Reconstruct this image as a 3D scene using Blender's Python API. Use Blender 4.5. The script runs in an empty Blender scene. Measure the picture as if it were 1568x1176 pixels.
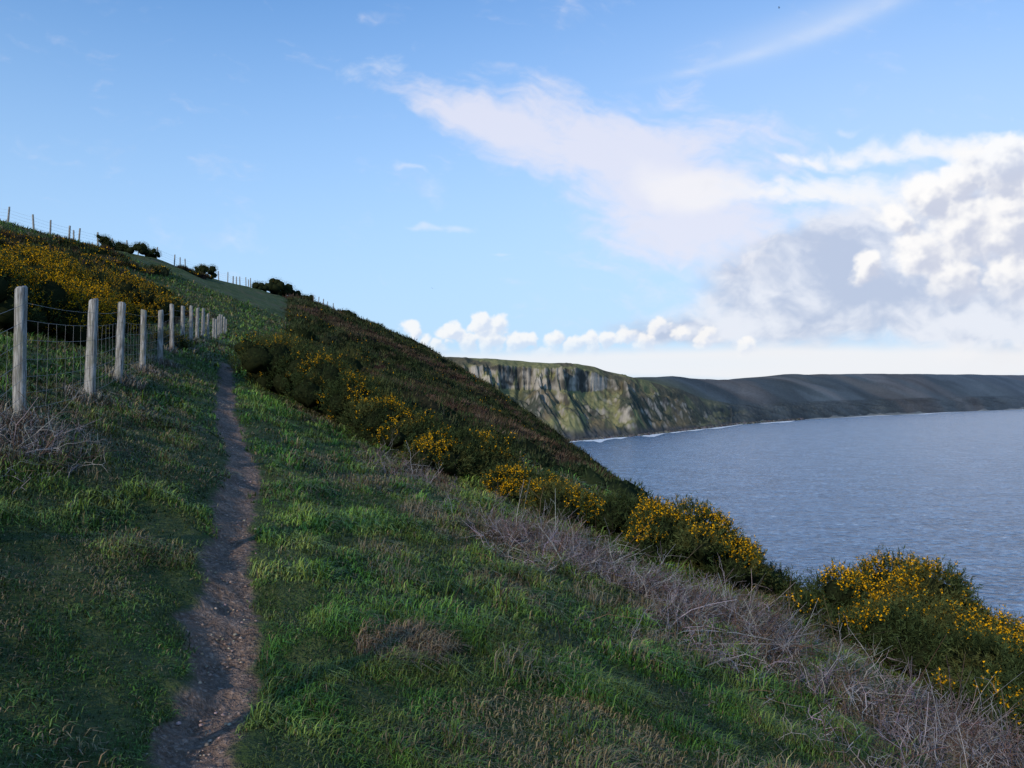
import bpy, math, numpy as np
from mathutils import Vector
rng=np.random.default_rng(7)
S=bpy.context.scene
S.view_settings.view_transform='Standard'; S.view_settings.look='None'; S.view_settings.exposure=0
COL=S.collection
K=1180.; HZ=612.; SEA=-60.
# ---------------------------------------------------------------- noise
TAB=rng.random((256,256))
def vn(x,y):
    xi=np.floor(x).astype(int); yi=np.floor(y).astype(int); fx=x-xi; fy=y-yi
    fx=fx*fx*(3-2*fx); fy=fy*fy*(3-2*fy)
    a=TAB[xi&255,yi&255]; b=TAB[(xi+1)&255,yi&255]; c=TAB[xi&255,(yi+1)&255]; d=TAB[(xi+1)&255,(yi+1)&255]
    return (a*(1-fx)+b*fx)*(1-fy)+(c*(1-fx)+d*fx)*fy
def fbm(x,y,o=4,g=.5):
    s=0;a=.5;t=0
    for i in range(o):
        ca,sa=math.cos(i*.7),math.sin(i*.7)
        s=s+a*vn((x*ca-y*sa)*2**i+17.3*i,(x*sa+y*ca)*2**i+9.1*i); t+=a; a*=g
    return s/t
def sst(a,b,x):
    t=np.clip((x-a)/(b-a),0,1); return t*t*(3-2*t)
# ---------------------------------------------------------------- terrain
CP=[ # x,y,z
(0,0,-1.62),(-2,0,-1.3),(-5,0,-.5),(5,0,-3.1),(10,0,-5.4),(0,-6,-1.9),(-6,-6,-.7),(8,-6,-4.8),(20,-6,-12),(20,5,-12.5),
(-1.33,3.4,-1.56),(0,3.6,-1.76),(2.5,3.6,-2.35),(5,3.6,-3.2),(-4,3.6,-.65),
(-4.45,7,-.25),(-2.5,7,-1.0),(0,7,-1.68),(3,7,-2.5),(6,7,-3.7),(9,7,-5.4),(-8,7,.8),
(-6.05,12,.3),(-4.4,12,-.42),(0,12,-1.72),(3,12,-2.68),(6,12,-4.2),(10,12,-6.9),(-11,12,1.6),
(-8.8,20,1.2),(-7.4,20,.65),(0,20,-1.7),(3.7,20,-3.1),(7,20,-5.1),(12,20,-9.0),(20,20,-15.8),(-15,20,3.2),(-9.5,22,1.45),(-8.2,22,.98),
(-15.5,40,3.0),(-11,40,1.9),(0,40,-1.9),(7.3,40,-6.1),(14,40,-11.1),(25,40,-19.8),(-25,40,6.7),(-36,40,10.8),
(-22.2,60,5.2),(-30,60,8.6),(-40,60,12.4),(-10,60,1.6),(0,60,-2.3),(11,60,-9.5),(21,60,-16.6),(35,60,-28),
(-47,70,16.2),(-60,70,17.3),(-47,50,14.6),(-47,30,13.8),(-47,0,12.5),(-47,-40,11.5),(-60,0,14),(-60,-50,13),(-30,0,7.6),(-30,-40,6.0),(-15,-40,2.0),(0,-40,-3),(20,-40,-13),
(-47,100,18.4),(-34,100,13.2),(-20,100,8.6),(-9,100,3.6),(0,100,-2.1),(5,100,-5.6),(18,100,-15.2),(35,100,-28),(60,100,-46),(-62,100,18.8),
(-48,150,20.8),(-38.6,150,17.8),(-26,150,13.2),(-13,150,7.0),(0,150,-1.5),(6,150,-6.2),(27,150,-21.4),(50,150,-39),(75,150,-58),(-70,150,22),
(-60,220,20),(-40,220,13),(-20,220,3),(0,220,-9),(30,220,-29),(60,220,-50),
(-60,300,13),(-30,300,-2),(0,300,-22),(40,300,-50),(-150,0,16),(-150,150,22),(-150,300,15),(-150,-140,12),(-60,-140,8),(0,-140,-8),(40,-140,-28),(80,-140,-58),(80,20,-62),(50,20,-40),(50,-40,-36),(80,-40,-60),(120,0,-85),(120,150,-85),(120,300,-95),(120,-140,-85)]
CP=np.array(CP,float)
def kern(r2): return .5*r2*np.log(r2+1e-9)
def _solve():
    X=CP[:,:2]/50; n=len(X)
    r2=((X[:,None]-X[None])**2).sum(-1)
    A=np.zeros((n+3,n+3)); A[:n,:n]=kern(r2)+np.eye(n)*2e-5
    P=np.c_[np.ones(n),X]; A[:n,n:]=P; A[n:,:n]=P.T
    return np.linalg.solve(A,np.r_[CP[:,2],0,0,0])
WT=_solve()
def tps(x,y):
    x=np.asarray(x,float)/50; y=np.asarray(y,float)/50
    z=WT[-3]+WT[-2]*x+WT[-1]*y
    for i in range(len(CP)):
        r2=(x-CP[i,0]/50)**2+(y-CP[i,1]/50)**2
        z=z+WT[i]*kern(r2)
    return z
_ys=np.arange(-200,400,.25)
_xs=np.interp(_ys,[-200,-5,0,3.4,5,6.5,9,11,13,15,22,26,34,60,400],[40,1.0,-.35,-1.32,-1.86,-2.35,-3.15,-4.0,-4.83,-5.6,-8.15,-9.8,-12.6,-21,-135])
_k=np.exp(-(np.arange(-6,7)/2.6)**2); _k/=_k.sum(); _xs2=np.convolve(_xs,_k,'same'); _xs2[:8]=_xs[:8]; _xs2[-8:]=_xs[-8:]
def xc(y): return np.interp(y,_ys,_xs2)
def pathd(x,y):
    d=np.abs(x-xc(y)-.06*(vn(y*2.1,y*0+1.)-.5))*.92
    return d+sst(22.5,26,y)*2+.12*(fbm(y*1.7,np.sign(x-xc(y))*3+8.,2)-.5)
def scrubw(x,y): # dense scrub on seaward slope
    s=x+.29*y
    return sst(20,26,y)*sst(-1,2,s)
def ground(x,y):
    x=np.asarray(x,float); y=np.asarray(y,float)
    z=tps(x,y)
    z=z+.18*(fbm(x*.7+5,y*.7)-.5)+.09*(fbm(x*3.1,y*3.1,3)-.5)
    far=sst(18,60,np.hypot(x,y))
    z=z+far*1.0*(fbm(x*.22,y*.22+40)-.5)
    pd=pathd(x,y)
    z=z-.08*np.exp(-(pd/.24)**2)
    return z
# ---------------------------------------------------------------- mesh helper
def mk(name,V,T,mat,col=None,attr=None,smooth=False,parent=None,link=True):
    V=np.ascontiguousarray(V,np.float32).reshape(-1,3); T=np.ascontiguousarray(T,np.int32)
    me=bpy.data.meshes.new(name); nf,k=T.shape
    me.vertices.add(len(V)); me.vertices.foreach_set('co',V.ravel())
    me.loops.add(nf*k); me.loops.foreach_set('vertex_index',T.ravel())
    me.polygons.add(nf); me.polygons.foreach_set('loop_start',np.arange(0,nf*k,k,dtype=np.int32))
    if smooth: me.polygons.foreach_set('use_smooth',np.ones(nf,bool))
    me.update(calc_edges=True)
    if col is not None:
        c=np.ones((len(V),4),np.float32); c[:,:3]=np.asarray(col).reshape(-1,3)
        a=me.color_attributes.new('Col','FLOAT_COLOR','POINT'); a.data.foreach_set('color',c.ravel())
    if attr:
        for kx,v in attr.items():
            a=me.attributes.new(kx,'FLOAT','POINT'); a.data.foreach_set('value',np.ascontiguousarray(v,np.float32).ravel())
    me.materials.append(mat)
    ob=bpy.data.objects.new(name,me); COL.objects.link(ob)
    if parent: ob.parent=parent
    return ob
# ---------------------------------------------------------------- node helper
class NT:
    def __init__(s,nt): s.nt=nt
    def n(s,t,**kw):
        nd=s.nt.nodes.new(t)
        for k,v in kw.items(): setattr(nd,k,v)
        return nd
    def set(s,inp,v):
        if hasattr(v,'links'): s.nt.links.new(v,inp)
        else: inp.default_value=v
    def m(s,op,*a,clamp=False):
        nd=s.n('ShaderNodeMath',operation=op,use_clamp=clamp)
        for i,v in enumerate(a): s.set(nd.inputs[i],v)
        return nd.outputs[0]
    def mix(s,f,a,b,bt='MIX'):
        nd=s.n('ShaderNodeMix',data_type='RGBA',blend_type=bt)
        s.set(nd.inputs[0],f); s.set(nd.inputs[6],a); s.set(nd.inputs[7],b); return nd.outputs[2]
    def sm(s,x,a,b,lo=0.,hi=1.):
        nd=s.n('ShaderNodeMapRange',interpolation_type='SMOOTHSTEP')
        for i,v in enumerate((x,a,b,lo,hi)): s.set(nd.inputs[i],v)
        return nd.outputs[0]
    def noise(s,vec,scale,detail=6,rough=.55,dist=0.):
        nd=s.n('ShaderNodeTexNoise'); s.set(nd.inputs['Vector'],vec)
        nd.inputs['Scale'].default_value=scale; nd.inputs['Detail'].default_value=detail
        nd.inputs['Roughness'].default_value=rough; nd.inputs['Distortion'].default_value=dist
        return nd.outputs[0]
def newmat(name):
    m=bpy.data.materials.new(name); m.use_nodes=True; m.node_tree.nodes.clear()
    q=NT(m.node_tree); out=q.n('ShaderNodeOutputMaterial'); b=q.n('ShaderNodeBsdfPrincipled')
    m.node_tree.links.new(b.outputs[0],out.inputs[0]); b.inputs['Roughness'].default_value=.8
    b.inputs['Specular IOR Level'].default_value=.25
    return m,q,b,out
def rgb(*c): return (c[0],c[1],c[2],1.)
def vcmat(name,rough=.7,spec=.25,diffuse=False,nscale=None):
    m,q,b,out=newmat(name); a=q.n('ShaderNodeAttribute',attribute_name='Col')
    c=a.outputs['Color']
    if nscale:
        tc=q.n('ShaderNodeTexCoord'); nn=q.noise(tc.outputs['Object'],nscale,3)
        c=q.mix(1.,c,q.mix(nn,rgb(.55,.55,.55),rgb(1.45,1.45,1.45)),'MULTIPLY')
    if diffuse:
        d=q.n('ShaderNodeBsdfDiffuse'); q.set(d.inputs[0],c); q.nt.nodes.remove(b); q.nt.links.new(d.outputs[0],out.inputs[0]); return m
    q.set(b.inputs['Base Color'],c); b.inputs['Roughness'].default_value=rough; b.inputs['Specular IOR Level'].default_value=spec
    return m
M_grass=vcmat('grass_blades',.5,.25)
M_gorse=vcmat('gorse_foliage',diffuse=True)
M_twig=vcmat('dry_stems',diffuse=True)
# ground material
M_ground,q,b,out=newmat('turf_and_soil')
tc=q.n('ShaderNodeTexCoord').outputs['Object']
pd=q.n('ShaderNodeAttribute',attribute_name='pd').outputs['Fac']
n1=q.noise(tc,6.,4); n2=q.noise(tc,.35,3); n3=q.noise(tc,45.,3,.65); n4=q.noise(tc,1.3,4)
turf=q.mix(q.sm(n4,.38,.62),rgb(.035,.062,.014),rgb(.075,.098,.028))
turf=q.mix(q.sm(n2,.52,.7),turf,rgb(.10,.09,.045))
turf=q.mix(q.m('MULTIPLY',q.sm(n3,.5,.7),.6),turf,rgb(.11,.13,.05))
vo=q.n('ShaderNodeTexVoronoi'); q.set(vo.inputs['Vector'],tc); vo.inputs['Scale'].default_value=24.; 
mud=q.mix(q.sm(n1,.35,.65),rgb(.17,.105,.072),rgb(.34,.235,.18))
mud=q.mix(q.sm(n3,.42,.68,0.,.8),mud,rgb(.44,.325,.265))
mud=q.mix(q.sm(vo.outputs['Distance'],.15,.5,.0,.5),mud,rgb(.08,.05,.035))
mask=q.sm(q.m('ADD',pd,q.m('MULTIPLY',q.m('SUBTRACT',n1,.5),.24)),.13,.21,1.,0.)
q.set(b.inputs['Base Color'],q.mix(mask,turf,mud)); b.inputs['Roughness'].default_value=.9
bp=q.n('ShaderNodeBump'); bp.inputs['Strength'].default_value=1.; bp.inputs['Distance'].default_value=.045
q.set(bp.inputs['Height'],q.m('ADD',q.m('ADD',n3,q.m('MULTIPLY',n1,2.)),q.m('MULTIPLY',vo.outputs['Distance'],-.5)))
q.set(b.inputs['Normal'],bp.outputs[0])
# terrain mesh
def warp(lo,hi,c,a,n): 
    u=np.linspace(math.asinh((lo-c)/a),math.asinh((hi-c)/a),n); return c+a*np.sinh(u)
gx=warp(-190,125,-.5,2.2,720); gy=warp(-145,310,4.,2.6,780)
X,Y=np.meshgrid(gx,gy); Z=ground(X,Y); PD=pathd(X,Y)
Z=Z+np.where(PD<.3,.08*(fbm(X*6,Y*6,3)-.5),0)
Z=np.maximum(Z,-68)
V=np.stack([X,Y,Z],-1).reshape(-1,3); ny,nx=X.shape
idx=np.arange(nx*ny).reshape(ny,nx)
Q=np.stack([idx[:-1,:-1],idx[:-1,1:],idx[1:,1:],idx[1:,:-1]],-1).reshape(-1,4)
pm=(PD.ravel()[Q].min(1)<.28)&(Y.ravel()[Q].max(1)<27)&(Y.ravel()[Q].min(1)>-8)
def sub(name,Qs):
    u,inv=np.unique(Qs.ravel(),return_inverse=True)
    return mk(name,V[u],inv.reshape(-1,4),M_ground,attr={'pd':PD.ravel()[u]},smooth=True)
sub('coastal_hillside',Q[~pm]); sub('dirt_path',Q[pm])
# ---------------------------------------------------------------- primitives (vectorised)
def unit(v): return v/(np.linalg.norm(v,axis=-1,keepdims=True)+1e-9)
def rv(n): return unit(rng.normal(size=(n,3)))
def jit(base,n,v=.3):
    c=np.tile(np.asarray(base,float),(n,1)) if np.ndim(base)==1 else np.array(base,float)
    return c*(1+v*(rng.random((n,1))*2-1))*(1+.12*(rng.random((n,3))*2-1))
def spikes(P,D,L,W,C):
    n=len(P); s=unit(np.cross(D,rv(n)))*np.reshape(W,(-1,1))*.5; D=unit(D)*np.reshape(L,(-1,1))
    Vv=np.stack([P-s,P+s,P+D],1); return Vv.reshape(-1,3),np.arange(3*n).reshape(n,3),np.repeat(C,3,0)
def blades(P,L,W,C,lean):
    n=len(P); a=rng.random(n)*2*math.pi; h=np.stack([np.cos(a),np.sin(a),0*a],1); h[:,0]+=.35; h[:,2]-=.25
    sd=np.stack([-np.sin(a+rng.normal(size=n)*.6),np.cos(a),0*a],1)*np.reshape(W,(-1,1))*.5
    L=np.reshape(L,(-1,1)); lean=np.reshape(lean,(-1,1)); up=np.array([0,0,1.])
    mid=P+up*L*(.60-.15*lean)+h*L*.30*lean; tip=P+up*L*(1.-.62*lean)+h*L*.85*lean
    Vv=np.stack([P-sd,P+sd,mid-sd*.8,mid+sd*.8,tip],1).reshape(-1,3)
    b0=(np.arange(n)*5)[:,None]; T=np.stack([b0+[0,1,3],b0+[0,3,2],b0+[2,3,4]],1).reshape(-1,3)
    Cc=np.stack([C*.6,C*.6,C,C,C*1.2],1).reshape(-1,3); return Vv,T,Cc  # shade between blades put into the colour: darker base, lighter tip
def tubes(P,R,k=3):
    n,m,_=P.shape; d=unit(P[:,-1]-P[:,0]); s=unit(np.cross(d,rv(n))); t=np.cross(d,s)
    out=[]
    for i in range(k):
        a=2*math.pi*i/k; out.append(P+(s*math.cos(a)+t*math.sin(a))[:,None]*R[...,None])
    Vv=np.stack(out,2).reshape(-1,3); T=[]
    base=(np.arange(n)*m*k)[:,None]
    for j in range(m-1):
        for i in range(k):
            T.append(base+[j*k+i,j*k+(i+1)%k,(j+1)*k+(i+1)%k,(j+1)*k+i])
    return Vv,np.stack(T,1).reshape(-1,4)
def cat(L):
    Vs,Ts,Cs=[],[],[];o=0
    for v,t,c in L: Vs.append(v);Ts.append(t+o);Cs.append(c);o+=len(v)
    return np.concatenate(Vs),np.concatenate(Ts),np.concatenate(Cs)
def domes(c,r,h,col,nu=8,nv=4,full=False):
    u=np.arange(nu)/nu*2*math.pi; v=np.linspace(-.3 if not full else -1.4,1.35,nv)
    tv=np.array([[math.cos(b)*math.cos(a),math.cos(b)*math.sin(a),math.sin(b)] for b in v for a in u]+[[0,0,1.]])
    n=len(c); sc=np.stack([r,r,h],1)[:,None]
    Vv=(c[:,None]+tv[None]*sc*(1+.18*rng.normal(size=(n,len(tv),1)).clip(-1,1))).reshape(-1,3)
    T=[]
    for j in range(nv-1):
        for i in range(nu):
            a,b_,c_,d=j*nu+i,j*nu+(i+1)%nu,(j+1)*nu+(i+1)%nu,(j+1)*nu+i
            T+= [[a,b_,c_],[a,c_,d]]
    for i in range(nu): T.append([(nv-1)*nu+i,(nv-1)*nu+(i+1)%nu,nv*nu])
    T=np.array(T); m=len(tv)
    return Vv,(T[None]+(np.arange(n)*m)[:,None,None]).reshape(-1,3),np.repeat(col,m,0)
GR=np.array([[.040,.100,.014],[.078,.150,.023],[.140,.172,.038],[.26,.205,.105]])
# ---------------------------------------------------------------- grass
def scat(y0,y1,t0,t1,dens):
    area=(t1-t0)*(y1*y1-y0*y0)/2; n=int(area*dens)
    y=np.sqrt(rng.random(n)*(y1*y1-y0*y0)+y0*y0); t=t0+(t1-t0)*rng.random(n)
    return t*y,y
parts=[]
for y0,y1,dens,W,L in [(1.6,5.5,8200,.0048,.056),(5.5,10,2900,.008,.070),(10,20,750,.014,.085),(20,38,150,.032,.14),(38,80,40,.065,.2)]:
    x,y=scat(y0,y1,-.82,.82,dens)
    tuft=fbm(x*2.6,y*2.6,3); pdv=pathd(x,y)
    keep=(pdv>.16+.2*(vn(x*9,y*9)-.35))&(x<-0.30*y+12)&(rng.random(len(x))<.35+1.4*sst(.25,.7,tuft))
    if y0>=20: keep&=(scrubw(x,y)<.5)
    x,y,tuft,pdv=x[keep],y[keep],tuft[keep],pdv[keep]; n=len(x)
    z=ground(x,y)-.008
    g=fbm(x*.9+30,y*.9,3); dry=fbm(x*.75+80,y*.75+10,4); yel=fbm(x*.5+8,y*.5+60,3)
    c=GR[0]+(GR[1]-GR[0])*sst(.3,.6,g)[:,None]; c=c+(GR[2]-c)*np.clip(sst(.45,.75,vn(x*3,y*3))*.6+.5*sst(.5,.65,yel),0,1)[:,None]
    c=c*(.3+1.35*fbm(x*2.1+9,y*2.1+4,3))[:,None]*(.55+.85*sst(.3,.65,tuft))[:,None]
    lush=sst(.9,.25,np.abs(x-xc(y)-.7))
    c=c*(1+.3*lush[:,None])
    leftm=(x<xc(y))
    pdry=np.clip(.09+.8*sst(.50,.60,dry)*(1-.7*lush)*np.where(leftm,.55,.9)+.08*sst(2,4,x+.3*y-2),0,.9)
    isdry=rng.random(n)<pdry
    c[isdry]=GR[3]*.75*(.5+fbm(x*2.1+9,y*2.1+4,3)[isdry][:,None]); c=jit(c,n,.45)
    lon=1+1.6*sst(.52,.72,tuft); lon*=np.where(pdv<.5,.8,1)
    lon*=np.where((x<xc(y)-.3)&(x>-2.1-.335*y+.5),.8,1.)
    LL=L*lon*(.5+rng.random(n)); 
    parts.append(blades(np.stack([x,y,z],1),LL,W*(.7+.6*rng.random(n)),c,.35+.75*rng.random(n)))
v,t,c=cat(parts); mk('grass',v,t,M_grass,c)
parts=[]
def tuss(cx,cy,r,n,L,W=.006,col=(.28,.22,.14)):
    a=rng.random(n)*6.283; rr=r*np.sqrt(rng.random(n)); x=cx+rr*np.cos(a); y=cy+rr*np.sin(a)
    parts.append(blades(np.stack([x,y,ground(x,y)-.01],1),L*(.4+.8*rng.random(n)),W,jit(col,n,.4),.35+.75*rng.random(n)))
for i in range(15):
    yy=7+2.6*i; xx=-2.1-.335*yy
    tuss(xx+.1,yy-.1,.30,320 if i<5 else 150,.28,.005+.0006*yy,(.27,.225,.165))
tuss(-4.3,6.4,.5,700,.30,.006,(.26,.22,.17)); tuss(-4.0,6.9,.35,400,.2,.006,(.26,.22,.17))
tuss(-.72,4.9,.27,1500,.17,.005,(.22,.155,.09)); tuss(-.55,5.1,.2,600,.17,.005,(.21,.155,.085))
for i in range(110):
    yy=4+rng.random()*10; xx=xc(yy)+1.0+rng.random()*7
    tuss(xx,yy,.22,150,.10+.16*rng.random(),.006,(.22,.18,.105) if rng.random()<.5 else (.08,.14,.025))
for i in range(36):
    yy=3+rng.random()*9; xx=xc(yy)-.5-rng.random()*2.2
    tuss(xx,yy,.18,110,.06+.07*rng.random(),.006,(.20,.16,.085) if rng.random()<.35 else (.07,.14,.025))
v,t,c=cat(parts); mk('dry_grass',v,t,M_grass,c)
# ---------------------------------------------------------------- gorse bush
GD=np.array([.034,.048,.018]); YEL=np.array([.86,.44,.008])
def gorse(px,y,r,h,ns=1500,fl=.3,name='gorse_bush',x=None,det=1.,sink=.1):
    x=(px-784)/K*y if x is None else x
    z=float(ground(x,y))-sink; nl=15
    a=rng.random(nl)*6.283; rr=r*.78*np.sqrt(rng.random(nl)); lr=r*(.26+.24*rng.random(nl))
    lc=np.stack([x+rr*np.cos(a),y+rr*np.sin(a),z+h*(.2+.55*rng.random(nl))*(1-.4*(rr/r)**2)],1)
    lh=lr*.9
    lc[:,2]=np.minimum(lc[:,2],z+h-lh*.9)
    for i in range(nl): lc[i,2]+= max(-.35*h,(float(ground(lc[i,0],lc[i,1]))-sink-z)*.7)
    li=rng.choice(nl,ns*2,p=lr**2/(lr**2).sum()); m2=ns*2; d=rv(m2); d[:,2]=np.abs(d[:,2])*1.2-.35; d=unit(d)
    P=lc[li]+d*np.stack([lr,lr,lh],1)[li]*(.82+.2*rng.random((m2,1)))
    inside=np.zeros(m2,bool)
    for j in range(nl):
        e=(P-lc[j])/np.array([lr[j],lr[j],lh[j]]); inside|=((e**2).sum(1)<.55)
    inside|=P[:,2]<ground(P[:,0],P[:,1])-.05
    P,d,li=P[~inside][:ns],d[~inside][:ns],li[~inside][:ns]; n=len(P)
    ax=unit(d*.7+np.array([0,0,.55])+rng.normal(size=(n,3))*.28)
    SL=(.10+.18*rng.random(n)**1.5)*(r**.4)
    k=int(12*det); f=rng.random((n,k)); pos=P[:,None]+ax[:,None]*(f*SL[:,None])[...,None]
    dr=unit(ax[:,None]*.7+rng.normal(size=(n,k,3))*.55)
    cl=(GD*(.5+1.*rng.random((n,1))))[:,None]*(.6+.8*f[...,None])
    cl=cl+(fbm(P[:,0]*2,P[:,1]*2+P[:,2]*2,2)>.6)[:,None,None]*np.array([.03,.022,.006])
    s=1/det**.5
    prt=[spikes(pos.reshape(-1,3),dr.reshape(-1,3),(.035+.03*rng.random(n*k))*s,.011*s,cl.reshape(-1,3))]
    fp=vn(P[:,0]*2.2+P[:,2],P[:,1]*2.2+P[:,2]*2)*.7+.45*rng.random(n)+.35*d[:,2]
    th=np.quantile(fp,1-fl); m=fp>th; pf,af,sf=P[m],ax[m],SL[m]; nf=len(pf); kf=int(5*det)+2
    f=.3+.7*rng.random((nf,kf)); pos=pf[:,None]+af[:,None]*(f*sf[:,None])[...,None]+rng.normal(size=(nf,kf,3))*.012
    cf=YEL*(.35+.75*rng.random((nf,kf,1)))
    prt.append(spikes(pos.reshape(-1,3),rv(nf*kf)+np.array([0,0,.4]),(.020+.010*rng.random(nf*kf))*s,.020*s,cf.reshape(-1,3)))
    prt.append(domes(lc,lr*.68,lh*.68,np.tile(np.array([.016,.020,.009]),(nl,1)),10,6,True))  # dark lobe cores added for opacity, inner shade painted as their colour
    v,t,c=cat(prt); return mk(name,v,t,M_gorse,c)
for a in [(445,19.5,1.25,1.8,2000,.06),(500,18,1.2,1.6,2000,.08),(560,17,1.0,1.2,1600,.10),(425,22,1.2,1.6,1300,.05),(480,21.5,1.5,1.9,1600,.03),(540,19.5,1.2,1.3,1300,.05),
          (600,15.6,.9,1.0,1500,.15),(655,14.6,.85,.9,1500,.18),(700,15.5,1.0,.85,1300,.04),(782,13.6,.45,.6,800,.45),(745,15,.8,.65,1100,.04),(820,14.2,.8,.5,1000,.03),
          (870,12.5,.75,.65,1500,.17),(935,12.4,.75,.7,1500,.05),(1000,11.8,.7,.7,1500,.12),(1055,11,.85,1.12,2600,.28),(1110,11.4,.55,.72,1200,.12),
          (1175,11.9,.6,.35,900,.02),(1262,11,.65,.85,1400,.02),(1345,9.8,.8,1.4,3000,.22),(1425,9.4,1.05,1.7,4600,.30),(1520,9.4,.95,1.35,3400,.22),(1400,8.8,.8,.85,2200,.08),
          (1560,7.9,.9,.95,2800,.16),(1480,8.3,.85,.85,2400,.06),(1250,9.9,.55,.4,900,.03),(1640,8.6,.9,1.1,1500,.2),(1160,12.5,.8,.45,900,.02),(1600,7.0,.75,.65,2000,.12),(1520,6.9,.55,.42,1400,.08),(1330,9.0,.5,.45,1000,.05)]:
    gorse(*a)
for a in [(10,14.6,1.1,1.5,1900,.8),(70,15.6,1.0,1.25,1700,.8),(125,17,1.0,1.1,1500,.75),(35,19,1.3,1.7,1700,.75),(165,21,1.0,1.2,1200,.65),(-60,14,1.2,1.6,1400,.7),(100,18.5,1.1,1.4,1500,.7),
          (95,22,1.2,1.7,1300,.6),(205,27,1.3,1.5,1000,.45),(240,33,1.3,1.5,900,.35),(262,21.5,.45,.5,400,.6),(150,29,1.5,1.7,1000,.35)]:
    gorse(*a)
# ---------------------------------------------------------------- distant scrub mass
def scrubfield(name,x,y,r,h,cols,fl,ns,yb=.4):
    n=len(x); z=ground(x,y); c=np.stack([x,y,z-.15*h],1)
    li=np.repeat(np.arange(n),ns); m=len(li); d=rv(m); d[:,2]=np.abs(d[:,2]); 
    P=c[li]+d*np.stack([r,r,h],1)[li]*(.8+.3*rng.random((m,1)))
    ax=d*.6+np.array([0,0,.7])+rng.normal(size=(m,3))*.35
    dist=np.hypot(x,y)[li]; sz=.09+.0019*dist
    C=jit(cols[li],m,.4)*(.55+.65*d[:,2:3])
    isf=(rng.random(m)<fl[li]*(.4+1.1*(d[:,2]>.35))); C[isf]=YEL*(yb+.45*rng.random((isf.sum(),1)))
    L=sz*(.8+.9*rng.random(m)); W=sz*.34; L[isf]*=.45; W=np.where(isf,sz*.42,W)
    v,t,cc=cat([spikes(P,ax,L,W,C),domes(c,r*.85,h*.85,cols*.5,7,3)])  # darkened core domes: opacity plus painted shade inside the clumps
    return mk(name,v,t,M_gorse,cc)
def cols_for(x,y,brown):
    n=len(x); c=np.tile(np.array([.029,.039,.018]),(n,1)); c[rng.random(n)<.3]=[.047,.054,.025]
    br=rng.random(n)<brown; c[br]=np.array([.072,.052,.036]); return jit(c,n,.4)
n=8500; y=20+rng.random(n)**.8*140; x=-.33*y+(rng.random(n))*(.70*y+6)
k=(scrubw(x,y)>.35)&(x<.40*y+5)&(x>-44); x,y=x[k],y[k]; n=len(x)
br=sst(.48,.62,fbm(x*.09+3,y*.05,3)); r=(.4+.85*rng.random(n)**1.3)*(.75+y/200); h=r*(.4+.5*rng.random(n))*(1-.5*br)
fl=.13*sst(.5,.75,fbm(x*.15+60,y*.12,2))*(1-br)*(rng.random(n)<.5)
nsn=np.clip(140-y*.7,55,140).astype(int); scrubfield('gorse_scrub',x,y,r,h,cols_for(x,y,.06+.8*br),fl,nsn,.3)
n=5200; y=13+rng.random(n)**.7*105; x=-48+rng.random(n)*44
f=fbm(x*.12+11,y*.10+4,3); lim=-.335*y-2.1-1.2-1.6
k=(x<lim)&((x/y<-.455)|(f>.62))&(f>.42)&(x>-1.0*y-2)&(ground(x,y)/y<.5)&(x>-42); x,y,f=x[k],y[k],f[k]; n=len(x)
r=.5+.6*rng.random(n); h=r*(.6+.4*rng.random(n))*np.where(x<-36,.6,1); fl=.48*sst(.36,.6,fbm(x*.2+7,y*.16+90,2))*(rng.random(n)<.8)*sst(130,30,y)
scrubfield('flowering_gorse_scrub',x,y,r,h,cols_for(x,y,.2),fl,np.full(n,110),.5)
def crest(px):
    t=(px-784)/K; ys=np.linspace(45,175,400); el=ground(t*ys,ys)/ys; i=int(np.argmax(el)); return t*ys[i],ys[i]
cr=np.array([crest(p) for p in np.linspace(-90,384,90)])
for _ in range(3): cr[1:-1]=(cr[:-2]+cr[1:-1]*2+cr[2:])/4
for a in [(158,1.1,1.9),(172,1.2,1.5),(185,.9,1.2),(212,1.3,1.9),(232,1.1,1.5),(225,1,1.2),(318,1.4,2.2),(306,1.0,1.5),(398,1.6,1.5),(424,2.6,3.0),(440,2.4,2.4),(465,1.9,1.7),(530,2.0,1.6),(580,1.7,1.2),(630,1.3,.9)]:
    X0,Y0=crest(a[0]); gorse(0,Y0,a[1],a[2],ns=900,fl=.02,name='windswept_shrub' if a[0]<350 else 'gorse_bush',det=.6,sink=.1,x=X0)
# ---------------------------------------------------------------- dry bramble stems
parts=[]
N0=8400; u=rng.random(N0)**1.1; cx=.0+u*4.1+rng.normal(size=N0)*.48; cy=9.4-u*3.8+rng.normal(size=N0)*.68
dn=fbm(cx*1.3+9,cy*1.3,3); k=(dn>.475)&(cy>3.8); cx,cy=cx[k],cy[k]
ex=np.concatenate([rng.normal(-1.9,.4,300),rng.normal(-4.2,.25,200),rng.normal(3.9,.4,350),rng.normal(2.5,.35,200)]); ey=np.concatenate([rng.normal(13,.5,300),rng.normal(6.4,.3,200),rng.normal(6.2,.4,350),rng.normal(4.8,.35,200)])
cx=np.r_[cx,ex]; cy=np.r_[cy,ey]; n=len(cx)
def stems(B,D,L,R,bend,col):
    n=len(B); f=np.linspace(0,1,5)[None,:,None]; sidev=rng.normal(size=(n,1,3))*.5; sidev[...,2]-=.5
    P=B[:,None]+D[:,None]*f*L[:,None,None]+sidev*(f**2)*L[:,None,None]*bend+rng.normal(size=(n,5,3))*.012*(f>0)
    Rr=R[:,None]*(1-.6*f[...,0]); v,t=tubes(P,Rr,3); return P,(v,t,np.repeat(col,15,0))
B=np.stack([cx,cy,ground(cx,cy)-.02],1); D=unit(rng.normal(size=(n,3))*.6+np.array([.1,0,.9]))
L=.13+.36*rng.random(n)**1.3
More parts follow.
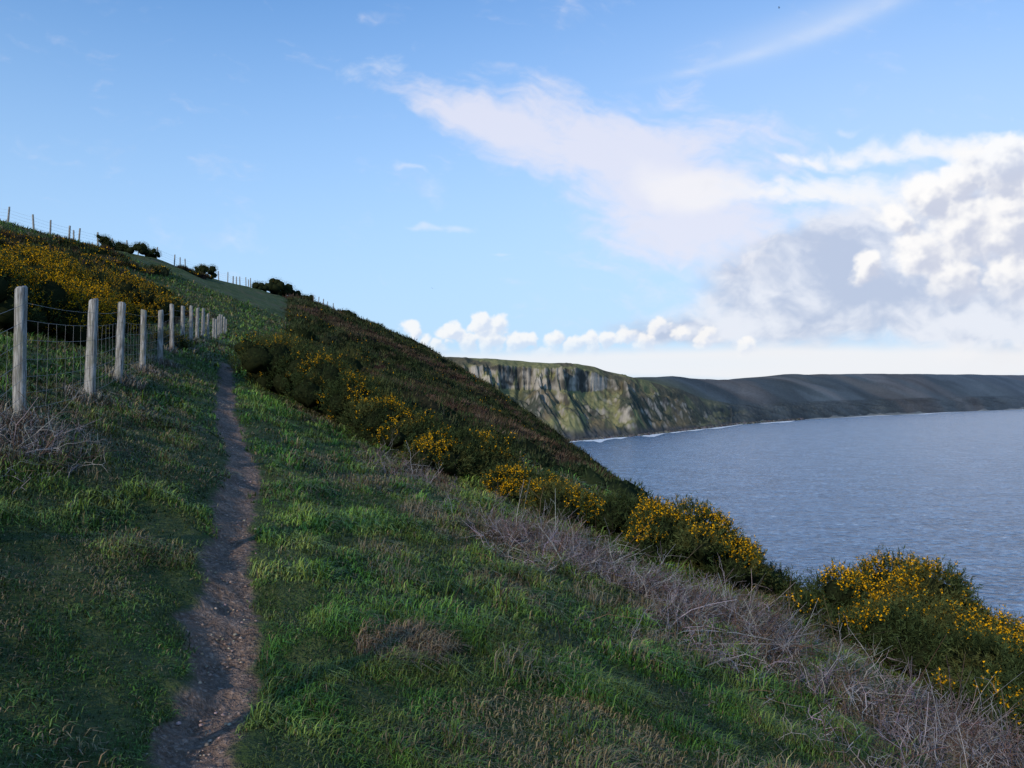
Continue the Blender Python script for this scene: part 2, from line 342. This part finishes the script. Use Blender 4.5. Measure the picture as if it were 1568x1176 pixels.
TC=np.array([.27,.24,.25]); colr=jit(TC,n,.6); brn=rng.random(n)<.45; colr[brn]*=np.array([.50,.38,.28])
P,pt=stems(B,D,L,.0032+.002*rng.random(n),.8,colr); parts.append(pt)
for k in range(3):
    ii=rng.integers(1,4,n); B2=P[np.arange(n),ii]; D2=unit(D+rng.normal(size=(n,3))*.75)
    _,pt=stems(B2,D2,L*(.3+.3*rng.random(n)),np.full(n,.0021),.4,colr); parts.append(pt)
v,t,c=cat(parts); mk('dry_bramble_stems',v,t,M_twig,c)
n=50; cx=rng.uniform(-.6,4,n); cy=rng.uniform(5.5,10,n); B=np.stack([cx,cy,ground(cx,cy)],1)
_,pt=stems(B,unit(rng.normal(size=(n,3))*.5+[0,0,1]),.35+.35*rng.random(n),np.full(n,.004),.5,jit((.06,.045,.035),n,.3)); mk('bare_twigs',pt[0],pt[1],M_twig,pt[2])
# pebbles on the path
n=900; y=1.5+rng.random(n)**1.5*14; x=xc(y)+rng.normal(size=n)*.11
s=.003+.007*rng.random(n)**2.5; c0=np.stack([x,y,ground(x,y)],1)
v,t,c=domes(c0,s*1.3,s*.8,jit((.33,.245,.195),n,.35),6,3); mk('path_pebbles',v,t,vcmat('pebble_stone',diffuse=True),c)
# ---------------------------------------------------------------- fences
rng=np.random.default_rng(21)
M_wood,q,b,out=newmat('weathered_wood'); tc=q.n('ShaderNodeTexCoord').outputs['Object']
mp=q.n('ShaderNodeMapping'); mp.inputs['Scale'].default_value=(1,1,.08); q.set(mp.inputs[0],tc)
na=q.noise(mp.outputs[0],55.,4,.6); nb=q.noise(tc,7.,3)
wc=q.mix(q.sm(na,.35,.65),rgb(.12,.11,.10),rgb(.40,.38,.36)); wc=q.mix(q.sm(nb,.48,.68,0.,.7),wc,rgb(.19,.185,.14))
q.set(b.inputs['Base Color'],wc); bp=q.n('ShaderNodeBump'); bp.inputs['Distance'].default_value=.012; bp.inputs['Strength'].default_value=.9; q.set(bp.inputs['Height'],na); q.set(b.inputs['Normal'],bp.outputs[0])
M_wire,q,b,out=newmat('galvanised_wire'); b.inputs['Metallic'].default_value=.3; b.inputs['Roughness'].default_value=.5
tcw=q.n('ShaderNodeTexCoord').outputs['Object']; q.set(b.inputs['Base Color'],q.mix(q.noise(tcw,12.,2),rgb(.13,.12,.11),rgb(.26,.26,.26)))
def post_mesh(x,y,H,rad,lean=.03,ns=12,nr=9):
    z0=float(ground(x,y))-.25; lx,ly=rng.normal(size=2)*lean; vs=[]; ph=rng.random(4)*6.28
    for j in range(nr+2):
        f=min(j/nr,1.); zz=z0+(H+.25)*f
        for i in range(ns):
            a=2*math.pi*i/ns; rr=rad*(1+.07*math.sin(2*a+ph[0])+.05*math.sin(3*a+ph[1]+4*f)+.04*rng.normal())*(1.06-.12*f)
            zt=zz
            if j==nr: zt=zz-.012+.012*math.cos(a+ph[2])
            if j==nr+1: rr*=.8; zt=zz+.006+.012*math.cos(a+ph[2])
            vs.append((x+lx*f*H+rr*math.cos(a),y+ly*f*H+rr*math.sin(a),zt))
    vs.append((x+lx*H,y+ly*H,z0+H+.25+.008)); T=[]
    for j in range(nr+1):
        for i in range(ns):
            a_,b_,c_,d_=j*ns+i,j*ns+(i+1)%ns,(j+1)*ns+(i+1)%ns,(j+1)*ns+i
            T+=[[a_,b_,c_],[a_,c_,d_]]
    for i in range(ns): T.append([(nr+1)*ns+i,(nr+1)*ns+(i+1)%ns,(nr+2)*ns])
    return np.array(vs),np.array(T)
def fence(name,pts,H,rad,heights,wr,stays,lean=.03,ns=12):
    e=bpy.data.objects.new(name,None); COL.objects.link(e)
    for i,(x,y) in enumerate(pts):
        v,t=post_mesh(x,y,H*(1+.025*rng.normal()),rad*(1+.07*rng.normal()),lean,ns); mk('post_%d'%(i+1),v,t,M_wood,parent=e,smooth=True)
    Pp=[];Rr=[]
    for i in range(len(pts)-1):
        (xa,ya),(xb,yb)=pts[i],pts[i+1]; f=np.linspace(0,1,5)
        za,zb=float(ground(xa,ya)),float(ground(xb,yb)); off=rad*.95
        for hh in heights:
            zz=za+(zb-za)*f+hh-.02*np.sin(f*math.pi); Pp.append(np.stack([xa+(xb-xa)*f+off,ya+(yb-ya)*f,zz],1)); Rr.append(np.full(5,wr))
        if stays:
            k=int(math.hypot(xb-xa,yb-ya)/.3)
            for s in range(1,k):
                g=s/k; f2=np.linspace(0,1,5); zz=za+(zb-za)*g+heights[0]+(heights[-2]-heights[0])*f2-.02*math.sin(g*math.pi)
                Pp.append(np.stack([xa+(xb-xa)*g+off+.004*rng.normal(size=5),ya+(yb-ya)*g+.006*rng.normal(size=5),zz],1)); Rr.append(np.full(5,wr*.8))
    v,t=tubes(np.array(Pp),np.array(Rr),4); mk('wires',v,t,M_wire,parent=e)
pts=[(-2.1-.335*yy+.03*rng.normal(),yy) for yy in [1.6,4.3]+[7.1,9.6,11.9]+[14.7+2.65*i for i in range(17)]]
fence('post_and_wire_fence',pts,1.22,.056,[.1,.25,.4,.56,.74,.92,1.08],.0020,True,.022)
seg=np.r_[0,np.cumsum(np.hypot(*np.diff(cr,axis=0).T))]; sp_=np.arange(0,seg[-1],2.7)
pts=list(zip(np.interp(sp_,seg,cr[:,0]),np.interp(sp_,seg,cr[:,1])))
fence('ridge_fence',pts,1.5,.08,[.3,.6,.9,1.2],.006,False,.04,7)
cr2=[crest(p) for p in (480,487,494,501,510)]
fence('ridge_fence',cr2,1.7,.08,[.5,1.1],.006,False,.04,7)
# ---------------------------------------------------------------- sea
M_sea,q,b,out=newmat('sea_water'); tc=q.n('ShaderNodeTexCoord').outputs['Object']
def mapp(sx,sy,rot):
    mp=q.n('ShaderNodeMapping'); mp.inputs['Scale'].default_value=(sx,sy,1); mp.inputs['Rotation'].default_value=(0,0,rot); q.set(mp.inputs[0],tc); return mp.outputs[0]
w0=q.noise(mapp(.045,.07,.25),1.,3,.6,.6); w1=q.noise(mapp(.28,.36,.5),1.,3,.62,.5); w3=q.noise(mapp(.003,.007,.2),1.,3,.5)
bp=q.n('ShaderNodeBump'); bp.inputs['Strength'].default_value=1.; bp.inputs['Distance'].default_value=2.5
q.set(bp.inputs['Height'],q.m('ADD',q.m('MULTIPLY',w0,1.1),q.m('MULTIPLY',w1,.6))); q.set(b.inputs['Normal'],bp.outputs[0])
ww=q.m('ADD',q.m('MULTIPLY',w0,.30),q.m('MULTIPLY',w1,.70))
sc=q.mix(q.sm(ww,.40,.58),rgb(.028,.075,.145),rgb(.175,.30,.45)); sc=q.mix(q.sm(w3,.4,.65,0.,.3),sc,rgb(.14,.24,.36))
fo=q.sm(ww,.59,.66,0.,.9)
q.set(b.inputs['Base Color'],q.mix(fo,sc,rgb(.56,.66,.76)))
b.inputs['Roughness'].default_value=.20; b.inputs['Specular IOR Level'].default_value=.42
R=60000.; mk('sea',[(-R,-R,SEA),(R,-R,SEA),(R,R,SEA),(-R,R,SEA)],[[0,1,2,3]],M_sea)
# ---------------------------------------------------------------- far headland and coast
pp=np.r_[np.arange(540,1260,1.),np.arange(1260,2500,3.)]
def I(xs,ys): return np.interp(pp,xs,ys)
y0=I([540,700,800,880,940,1000,1080,1130,1200,1300,1400,1568,1800,2500],[930,1000,1060,1124,1225,1336,1609,1850,2145,2650,3218,4720,7000,9500])
y0=y0*(1+.03*(fbm(pp*.03,pp*0+1,3)-.5))
py1=I([540,690,760,820,880,910,940,970,1000,1040,1080,1130,1200,1400,1568,2500],[543,546,551,554,557,562,571,578,586,596,612,620,617,610,606,605])
py2=I([540,880,940,970,1000,1030,1060,1100,1140,1200,1300,1400,1568,1800,2500],[548,562,574,579,578,577,580,583,579,574.5,573.5,573,575,578,580])
w=I([540,880,1000,1080,1200,1568,2500],[210,215,215,200,200,300,500])
y1=y0+w; z1=(HZ-py1)/K*y1; y2=y1+I([540,900,1000,1100,1568,2500],[300,320,500,900,1500,1500]); z2=(HZ-py2)/K*y2
rows=np.r_[np.linspace(-.12,1,200),1+np.linspace(0,1,50)[1:],2+np.linspace(0,1,8)[1:]]
Fm,Pm=np.meshgrid(rows,pp,indexing='ij'); TX=(Pm-784)/K
fb=np.clip(Fm,-.2,1)
yy=np.where(Fm<=1,y0+fb*w,np.where(Fm<=2,y1+(Fm-1)*(y2-y1),y2+(Fm-2)*2500)); xx=TX*yy
fc_=np.clip(Fm,0,1); env=np.sin(fc_**.65*math.pi); low=sst(.85,.55,Fm)
sx_=TX*1150+fc_*95   # spurs run down-coast toward the sea
rid=1-np.abs(2*fbm(sx_*.022+2,fc_*.7+3,2)-1); rid2=1-np.abs(2*fbm(sx_*.07,fc_*2.5,3)-1)
cleft=fbm(TX*1150*.085,fc_*3,4); cl_big=fbm(TX*1150*.035+5,fc_*0+3,2)
fe=Fm+(.60*(rid-.72)+.25*(rid2-.7))*env*low+(.26*(cl_big-.5)+.16*(cleft-.5))*sst(.40,.65,Fm)*sst(1.,.92,Fm)
cstr=I([540,690,735,765,905,925,960,1060,1090],[.0,.1,.45,1.,1.,.6,.35,.2,.1])
cstr=cstr*np.clip(.5+1.2*fbm(pp*.035,pp*0+6,3),.2,1.)
sh=np.zeros_like(fe)
fl_=np.array([-.12,0,.03,.10,.45,.73,.80,1.0,1.3])
A=np.array([-.08,-.01,.05,.11,.38,.60,.92,1.,1.01]); B_=np.array([-.08,-.01,.04,.10,.50,.80,.86,1.,1.02]); Cc_=np.array([-.08,-.01,.03,.20,.60,.84,.89,1.,1.02])
for j in range(len(pp)):
    lin=B_ if pp[j]<1120 else Cc_
    sh[:,j]=cstr[j]*np.interp(fe[:,j],fl_,A)+(1-cstr[j])*np.interp(fe[:,j],fl_,lin)
zc_=SEA+sh*(z1-SEA)
zz=np.where(Fm<=1,zc_,np.where(Fm<=2,z1+(z2-z1)*np.sin((Fm-1)*math.pi/2),z2-(Fm-2)*60))
zz=zz+np.where(Fm>1,1,0)*(fbm(xx*.004,yy*.004,3)-.5)*np.where(Pm>1080,22,12)*np.sin(np.clip(Fm-1,0,1)*math.pi)
zz+= ((fbm(xx*.07,yy*.07,3)-.5)*9+(fbm(xx*.2,yy*.2,2)-.5)*5)*env*low
zz+= (fbm(xx*.09,yy*.09,3)-.5)*5*sst(.5,.7,Fm)*sst(1,.9,Fm)
zz+= np.where(Pm<960,1,0)*(fbm(xx*.03,yy*0,3)-.5)*4*sst(.6,1,Fm)*sst(2,1,Fm)
gz=np.abs(np.gradient(zz,axis=0)/np.maximum(np.gradient(yy,axis=0),.5))
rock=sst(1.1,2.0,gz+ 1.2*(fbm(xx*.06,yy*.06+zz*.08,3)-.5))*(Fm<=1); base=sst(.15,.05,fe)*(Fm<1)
g=fbm(xx*.02,yy*.02,4); patch=fbm(sx_*.05,fc_*6,4)
c=np.zeros(xx.shape+(3,)); olive=np.array([.21,.195,.08]); brown=np.array([.155,.12,.065]); dk=np.array([.045,.052,.034]); stone=np.array([.31,.27,.225])
c[:]=olive; c+= (brown-c)*sst(.42,.6,g)[...,None]; c+=(dk-c)*(.92*sst(.45,.56,patch)*low+.4*sst(.45,.6,g)*(1-low))[...,None]
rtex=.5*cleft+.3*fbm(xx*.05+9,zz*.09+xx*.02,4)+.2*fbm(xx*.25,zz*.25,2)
stn=stone*(.14+1.1*sst(.40,.58,rtex))[...,None]*(.75+.5*vn(xx*.004,zz*.22+xx*.01))[...,None]  # shade of the crag clefts painted into the stone colour
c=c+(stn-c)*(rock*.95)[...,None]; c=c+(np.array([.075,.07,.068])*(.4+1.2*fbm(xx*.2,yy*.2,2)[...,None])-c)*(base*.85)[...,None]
top=(Fm>1); fld=np.where((vn(xx*.006+yy*.002,yy*.0035)>.5)[...,None],np.array([.17,.18,.08]),np.array([.12,.12,.07]))
c=np.where(top[...,None],fld*(.7+.6*patch[...,None]),c)
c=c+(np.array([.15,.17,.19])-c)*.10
far=sst(1450,2100,yy)[...,None]; fc=np.array([.088,.104,.114])*(.55+.9*fbm(xx*.006,yy*.006,4)[...,None])+np.array([.045,.022,.010])*sst(.42,.62,fbm(xx*.003+5,yy*.002,3))[...,None]  # blue-grey distance haze and cloud shade put into the far land's colour
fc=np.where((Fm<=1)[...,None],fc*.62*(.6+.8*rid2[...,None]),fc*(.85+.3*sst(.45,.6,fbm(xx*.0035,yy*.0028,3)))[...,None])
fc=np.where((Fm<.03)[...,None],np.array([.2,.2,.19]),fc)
c=c+(fc-c)*(far*.95); c=c+(np.array([.14,.18,.24])-c)*(sst(2200,9000,yy)*.6)[...,None]  # painted haze grows with distance
nr,nc=xx.shape; idx=np.arange(nr*nc).reshape(nr,nc); Qf=np.stack([idx[:-1,:-1],idx[:-1,1:],idx[1:,1:],idx[1:,:-1]],-1).reshape(-1,4)
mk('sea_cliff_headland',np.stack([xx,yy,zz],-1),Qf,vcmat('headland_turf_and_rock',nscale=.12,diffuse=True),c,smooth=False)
# surf
sx=np.arange(780,1700,1.5); sy0=np.interp(sx,pp,y0); wd=10+50*fbm(sx*.06,sx*0,3)**2+.008*sy0*vn(sx*.05,sx*0+7)*2
wd*=sst(.35,.6,fbm(sx*.03+4,sx*0+1,2))+.3
T_=(sx-784)/K; a=sy0-2-wd*1.6; bb=sy0+8
Vs=np.concatenate([np.stack([T_*a,a,np.full_like(a,SEA+.15)],1),np.stack([T_*bb,bb,np.full_like(a,SEA+.15)],1)]); ns_=len(sx)
i0=np.arange(ns_-1); mk('surf',Vs,np.stack([i0,i0+1,i0+1+ns_,i0+ns_],1),vcmat('sea_foam',nscale=.3,diffuse=True),np.tile([.8,.81,.82],(2*ns_,1)))
# boulders along the foot of the cliff
n=2600; p_=rng.uniform(800,1230,n); yb=np.interp(p_,pp,y0)+rng.normal(size=n)*6-1; xb=(p_-784)/K*yb
r_=(.8+2.2*rng.random(n)**2)*(yb/1150); v,t,c=domes(np.stack([xb,yb,np.full(n,SEA)],1),r_*1.2,r_,jit((.10,.095,.09),n,.5),6,3)
mk('shore_boulders',v,t,M_gorse,c)
# ---------------------------------------------------------------- birds
M_bird,q,b,out=newmat('gull_feathers'); tcb=q.n('ShaderNodeTexCoord').outputs['Object']; q.set(b.inputs['Base Color'],q.mix(q.noise(tcb,5.),rgb(.10,.10,.11),rgb(.2,.2,.21)))
def gull(px,py,y,s,rot):
    c0=np.array([(px-784)/K*y,y,(HZ-py)/K*y]); ca,sa=math.cos(rot),math.sin(rot)
    v=[(0,.22,0),(.05,.05,.04),(-.05,.05,.04),(.04,-.15,.01),(-.04,-.15,.01),(0,-.3,0),(0,.05,-.05),(.3,.1,.13),(.3,-.03,.12),(.7,-.08,.05),(-.3,.1,.13),(-.3,-.03,.12),(-.7,-.08,.05)]
    t=[(0,1,2),(1,3,4),(1,4,2),(3,5,4),(0,6,1),(0,2,6),(6,3,1),(6,2,4),(6,5,3),(6,4,5),(1,7,8),(1,8,3),(7,9,8),(2,11,10),(2,4,11),(10,11,12)]
    v=np.array(v)*s; v=np.stack([v[:,0]*ca-v[:,1]*sa,v[:,0]*sa+v[:,1]*ca,v[:,2]],1)+c0
    mk('seagull',v,np.array(t),M_bird)
gull(662,441,150,.9,.3); gull(1197,6,110,.7,1.2)
# ---------------------------------------------------------------- light, sky
SAZ=math.radians(-150); SEL=math.radians(21)
sd=Vector((math.sin(SAZ)*math.cos(SEL),math.cos(SAZ)*math.cos(SEL),math.sin(SEL)))
sl=bpy.data.lights.new('sun','SUN'); sl.energy=2.7; sl.angle=math.radians(.6); sl.color=(1.,.87,.69)
so=bpy.data.objects.new('sun',sl); COL.objects.link(so); so.rotation_euler=sd.to_track_quat('Z','Y').to_euler()
def skycol(q,vec):
    sky=q.n('ShaderNodeTexSky',sky_type='NISHITA'); sky.sun_disc=False; sky.sun_elevation=SEL; sky.sun_rotation=SAZ%(2*math.pi); sky.air_density=1.; sky.dust_density=.8; sky.ozone_density=1.5
    q.set(sky.inputs[0],vec); sp=q.n('ShaderNodeSeparateXYZ'); q.set(sp.inputs[0],vec)
    col=q.mix(1.,sky.outputs[0],rgb(.95,1.66,2.3),'MULTIPLY')
    return q.mix(q.sm(sp.outputs[2],-.02,.58,.90,0.),col,rgb(5.1,7.0,9.3))
W=bpy.data.worlds.new('World'); S.world=W; W.use_nodes=True; W.node_tree.nodes.clear(); q=NT(W.node_tree)
wo=q.n('ShaderNodeOutputWorld'); bg=q.n('ShaderNodeBackground'); bg.inputs[1].default_value=.1; q.nt.links.new(bg.outputs[0],wo.inputs[0])
q.set(bg.inputs[0],skycol(q,q.n('ShaderNodeTexCoord').outputs['Generated']))
# cloudscape: part-dome over the bay, clouds as vertex density/colour over the same sky
az=np.radians(np.r_[np.linspace(-62,-36,50)[:-1],np.linspace(-36,36,960),np.linspace(36,62,50)[1:]]); el=np.radians(np.r_[np.linspace(-1.2,33,480),np.linspace(33,60,50)[1:]])
AZ,EL=np.meshgrid(az,el); PX=784+K*np.tan(AZ); PY=HZ-K*np.tan(EL)/np.cos(AZ)
win=sst(60,44,np.degrees(np.abs(AZ)))*sst(58,42,np.degrees(EL))
wx=PX+60*(fbm(PX*.006,PY*.008,3)-.5)+18*(fbm(PX*.03+9,PY*.03,3)-.5); wy=PY+50*(fbm(PX*.006+50,PY*.008+20,3)-.5)+18*(fbm(PX*.03+40,PY*.03+7,3)-.5)
def G(px,py,rx,ry,rot=0.,p=1.,x=None,y=None):
    x=wx if x is None else x; y=wy if y is None else y
    r=math.radians(rot); du=x-px; dv=-(y-py); a=(du*math.cos(r)+dv*math.sin(r))/rx; b_=(-du*math.sin(r)+dv*math.cos(r))/ry
    return p*np.exp(-(a*a+b_*b_))
Cc=np.zeros(AZ.shape+(3,)); Tr=np.ones(AZ.shape)
def over(a,col):
    global Cc,Tr
    a=np.clip(a,0,1)*win; Cc=Cc*(1-a[...,None])+np.asarray(col)*a[...,None]; Tr=Tr*(1-a)
def lerp(a,b,t): return np.asarray(a)*(1-t[...,None])+np.asarray(b)*t[...,None]
# luminous veil to the right
over(.42*G(1500,330,800,380,0,1,PX,PY),(.66,.76,.93))
wisp=fbm(wx*.010+wy*.004,wy*.024-wx*.006,6,.55); soft=fbm(wx*.006+30,wy*.014+9,5); fine=fbm(wx*.03,wy*.05,5,.6)
fib=fbm(wx*.012+wy*.02,wy*.09-wx*.03,5,.6)
# high sheet
F=G(690,170,110,40,-25,.7)+G(800,190,150,55,-8,.75)+G(930,215,150,70,-14,.7)+G(1040,290,150,85,-30,.95)+G(1160,350,160,60,0,.7)+G(970,380,140,60,0,.55)+G(1150,200,140,45,0,.45)+G(860,255,150,40,-18,.35)
a=sst(.15,1.4,F+1.25*(wisp-.5)+.6*(fine-.5)+.6*(fib-.5)); over(a*.80,(.83,.82,.92))
core=sst(.6,1.4,G(1030,270,120,60,-30,1)+G(1140,300,140,30,0,.7)+G(800,190,120,30,-8,.4)+1.0*(soft-.5)); over(core*.6,(.97,.95,.95))
# small wisps
F=G(640,345,28,9,0,.9)+G(700,350,35,8,0,.7)+G(640,270,42,8,-10,.8)+G(757,384,18,4,0,.8)+G(1300,200,30,8,0,.9)+G(600,90,130,30,20,.35)+G(500,110,60,20,0,.3)
a=sst(.3,1.1,F+.9*(fine-.5)); over(a*.5,(.86,.89,.96))
# cirrus streak
s_=(PX-1080)/250; cy_=100-62*s_-25*s_**2; d=(PY-cy_)/(7+9*np.clip(s_,0,1.5)); a=np.exp(-d*d)*sst(-.6,.4,s_)*sst(1.6,.8,s_)*(.4+.8*fbm(PX*.02,PY*.05,4)); over(a*.30,(.85,.89,.97))
a=np.exp(-((PY-(cy_-14))/30)**2)*sst(-.4,.6,s_)*sst(1.9,1.,s_); over(a*.2,(.80,.86,.97))
# soft grey bank
F=G(1400,350,200,90,12,.9)+G(1260,420,260,45,4,.85)+G(1450,460,340,70,0,1.2)+G(1120,500,170,26,0,.7)+G(1600,400,200,120,0,1.)+G(1000,515,120,16,0,.45)
a=sst(.2,1.0,F+1.1*(soft-.5)+.4*(fine-.5)); sh_=sst(.33,.62,.7*fbm(wx*.010+4,wy*.018,5)+.3*fine); over(a*.85,lerp((.50,.56,.72),(.85,.86,.92),sh_))
# pale band above the horizon
over(.85*sst(.1,.9,G(1350,556,540,30,0,1.,PX,PY)+G(900,560,380,22,0,.6,PX,PY)+.5*(soft-.5)),(.92,.91,.92))
def cum(circ,x,y): 
    f=np.full(AZ.shape,-9.)
    for (cx_,cy_,r_) in circ: f=np.maximum(f,1-np.hypot(x-cx_,(y-cy_)*1.1)/r_)
    return f
bx=PX+30*(fbm(PX*.03,PY*.03,5,.6)-.5); by=PY+30*(fbm(PX*.03+77,PY*.03+13,5,.6)-.5)
big=[(1545,255,80),(1478,268,54),(1425,300,52),(1380,335,42),(1565,340,95),(1480,345,85),(1410,385,62),(1330,410,35),(1565,430,85),(1460,430,60),(1620,300,120)]
bil=lambda dx,dy,s=.011: .65*np.abs(2*fbm((PX+dx)*s,(PY+dy)*s*1.25,5,.5)-1)+.35*np.abs(2*fbm((PX+dx)*s*3,(PY+dy)*s*3.5,4,.55)-1)
def layer(circ,amp,edge,dx,dy,base,colD,colL,op,lk,thr,s=.011,bias=.05):
    f0=cum(circ,bx,by)+amp*(bil(0,0,s)-.3); f1=cum(circ,bx+dx,by+dy)+amp*(bil(dx,dy,s)-.3)
    a=sst(0,edge,f0)*base; li=sst(-thr,thr,(f0-f1)*lk+bias-.45*np.clip(f0-.25,0,1))
    over(a*op,lerp(colD,colL,li))
layer(big,.9,.42,-9,-12,sst(500,410,PY),(.60,.64,.77),(1.03,1.01,.99),.88,1.3,.34,.011,.12)
strk=[(1190,300,16),(1240,296,20),(1290,290,22),(1330,290,22),(1215,242,8),(1260,240,9),(1310,236,12),(1360,230,13),(1410,224,14),(1450,222,14)]
f0=np.full(AZ.shape,-9.)
for (cx_,cy_,r_) in strk: f0=np.maximum(f0,1-np.hypot((wx-cx_)/2.4,(wy-cy_)*1.2)/(r_*1.8))
over(sst(-.15,.9,f0+.9*(fine-.5)+.5*(fib-.5))*.8,(.98,.97,.97))
row=[(628,508,20),(650,528,25),(690,508,22),(712,527,26),(740,500,24),(762,500,24),(752,520,36),(790,525,26),(808,520,20),(848,518,22),(878,534,22),(930,520,24),(960,513,24),(1005,500,24),(1040,512,22),(1080,520,26),(905,532,24),(985,525,26),(830,538,24),(672,535,24),(1140,530,24)]
layer(row,.9,.40,-5,-7,sst(556,515,PY),(.70,.76,.89),(1.0,.98,.96),.82,1.2,.32,.022,.1)
over(.6*sst(.2,1,G(850,558,440,18,0,1.,PX,PY)),(.82,.88,.95))
RD=50000.; Pd=np.stack([np.sin(AZ)*np.cos(EL),np.cos(AZ)*np.cos(EL),np.sin(EL)],-1)*RD
nr,nc=AZ.shape; idx=np.arange(nr*nc).reshape(nr,nc); Qd=np.stack([idx[:-1,:-1],idx[:-1,1:],idx[1:,1:],idx[1:,:-1]],-1).reshape(-1,4)
M_sky=bpy.data.materials.new('sky_and_clouds'); M_sky.use_nodes=True; M_sky.node_tree.nodes.clear(); q=NT(M_sky.node_tree)
out=q.n('ShaderNodeOutputMaterial'); em=q.n('ShaderNodeEmission'); q.nt.links.new(em.outputs[0],out.inputs[0])
vm=q.n('ShaderNodeVectorMath',operation='NORMALIZE'); q.set(vm.inputs[0],q.n('ShaderNodeTexCoord').outputs['Object'])
base=q.mix(1.,skycol(q,vm.outputs[0]),rgb(.1,.1,.1),'MULTIPLY')
tr=q.n('ShaderNodeAttribute',attribute_name='clear').outputs['Fac']; ca=q.n('ShaderNodeAttribute',attribute_name='Col').outputs['Color']
cmb=q.n('ShaderNodeCombineColor'); [q.set(cmb.inputs[i],tr) for i in range(3)]
q.set(em.inputs[0],q.mix(1.,q.mix(1.,base,cmb.outputs[0],'MULTIPLY'),ca,'ADD')); em.inputs[1].default_value=1.
M_sky.cycles.emission_sampling='NONE'
mk('sky',Pd,Qd,M_sky,Cc,attr={'clear':Tr})
# ---------------------------------------------------------------- camera
cd=bpy.data.cameras.new('camera'); co=bpy.data.objects.new('camera',cd); COL.objects.link(co)
cd.sensor_width=36; cd.lens=36*K/1568; cd.clip_start=.05; cd.clip_end=100000
co.location=(0,0,0); co.rotation_euler=(math.radians(90)+math.atan(24/K),0,0); S.camera=co
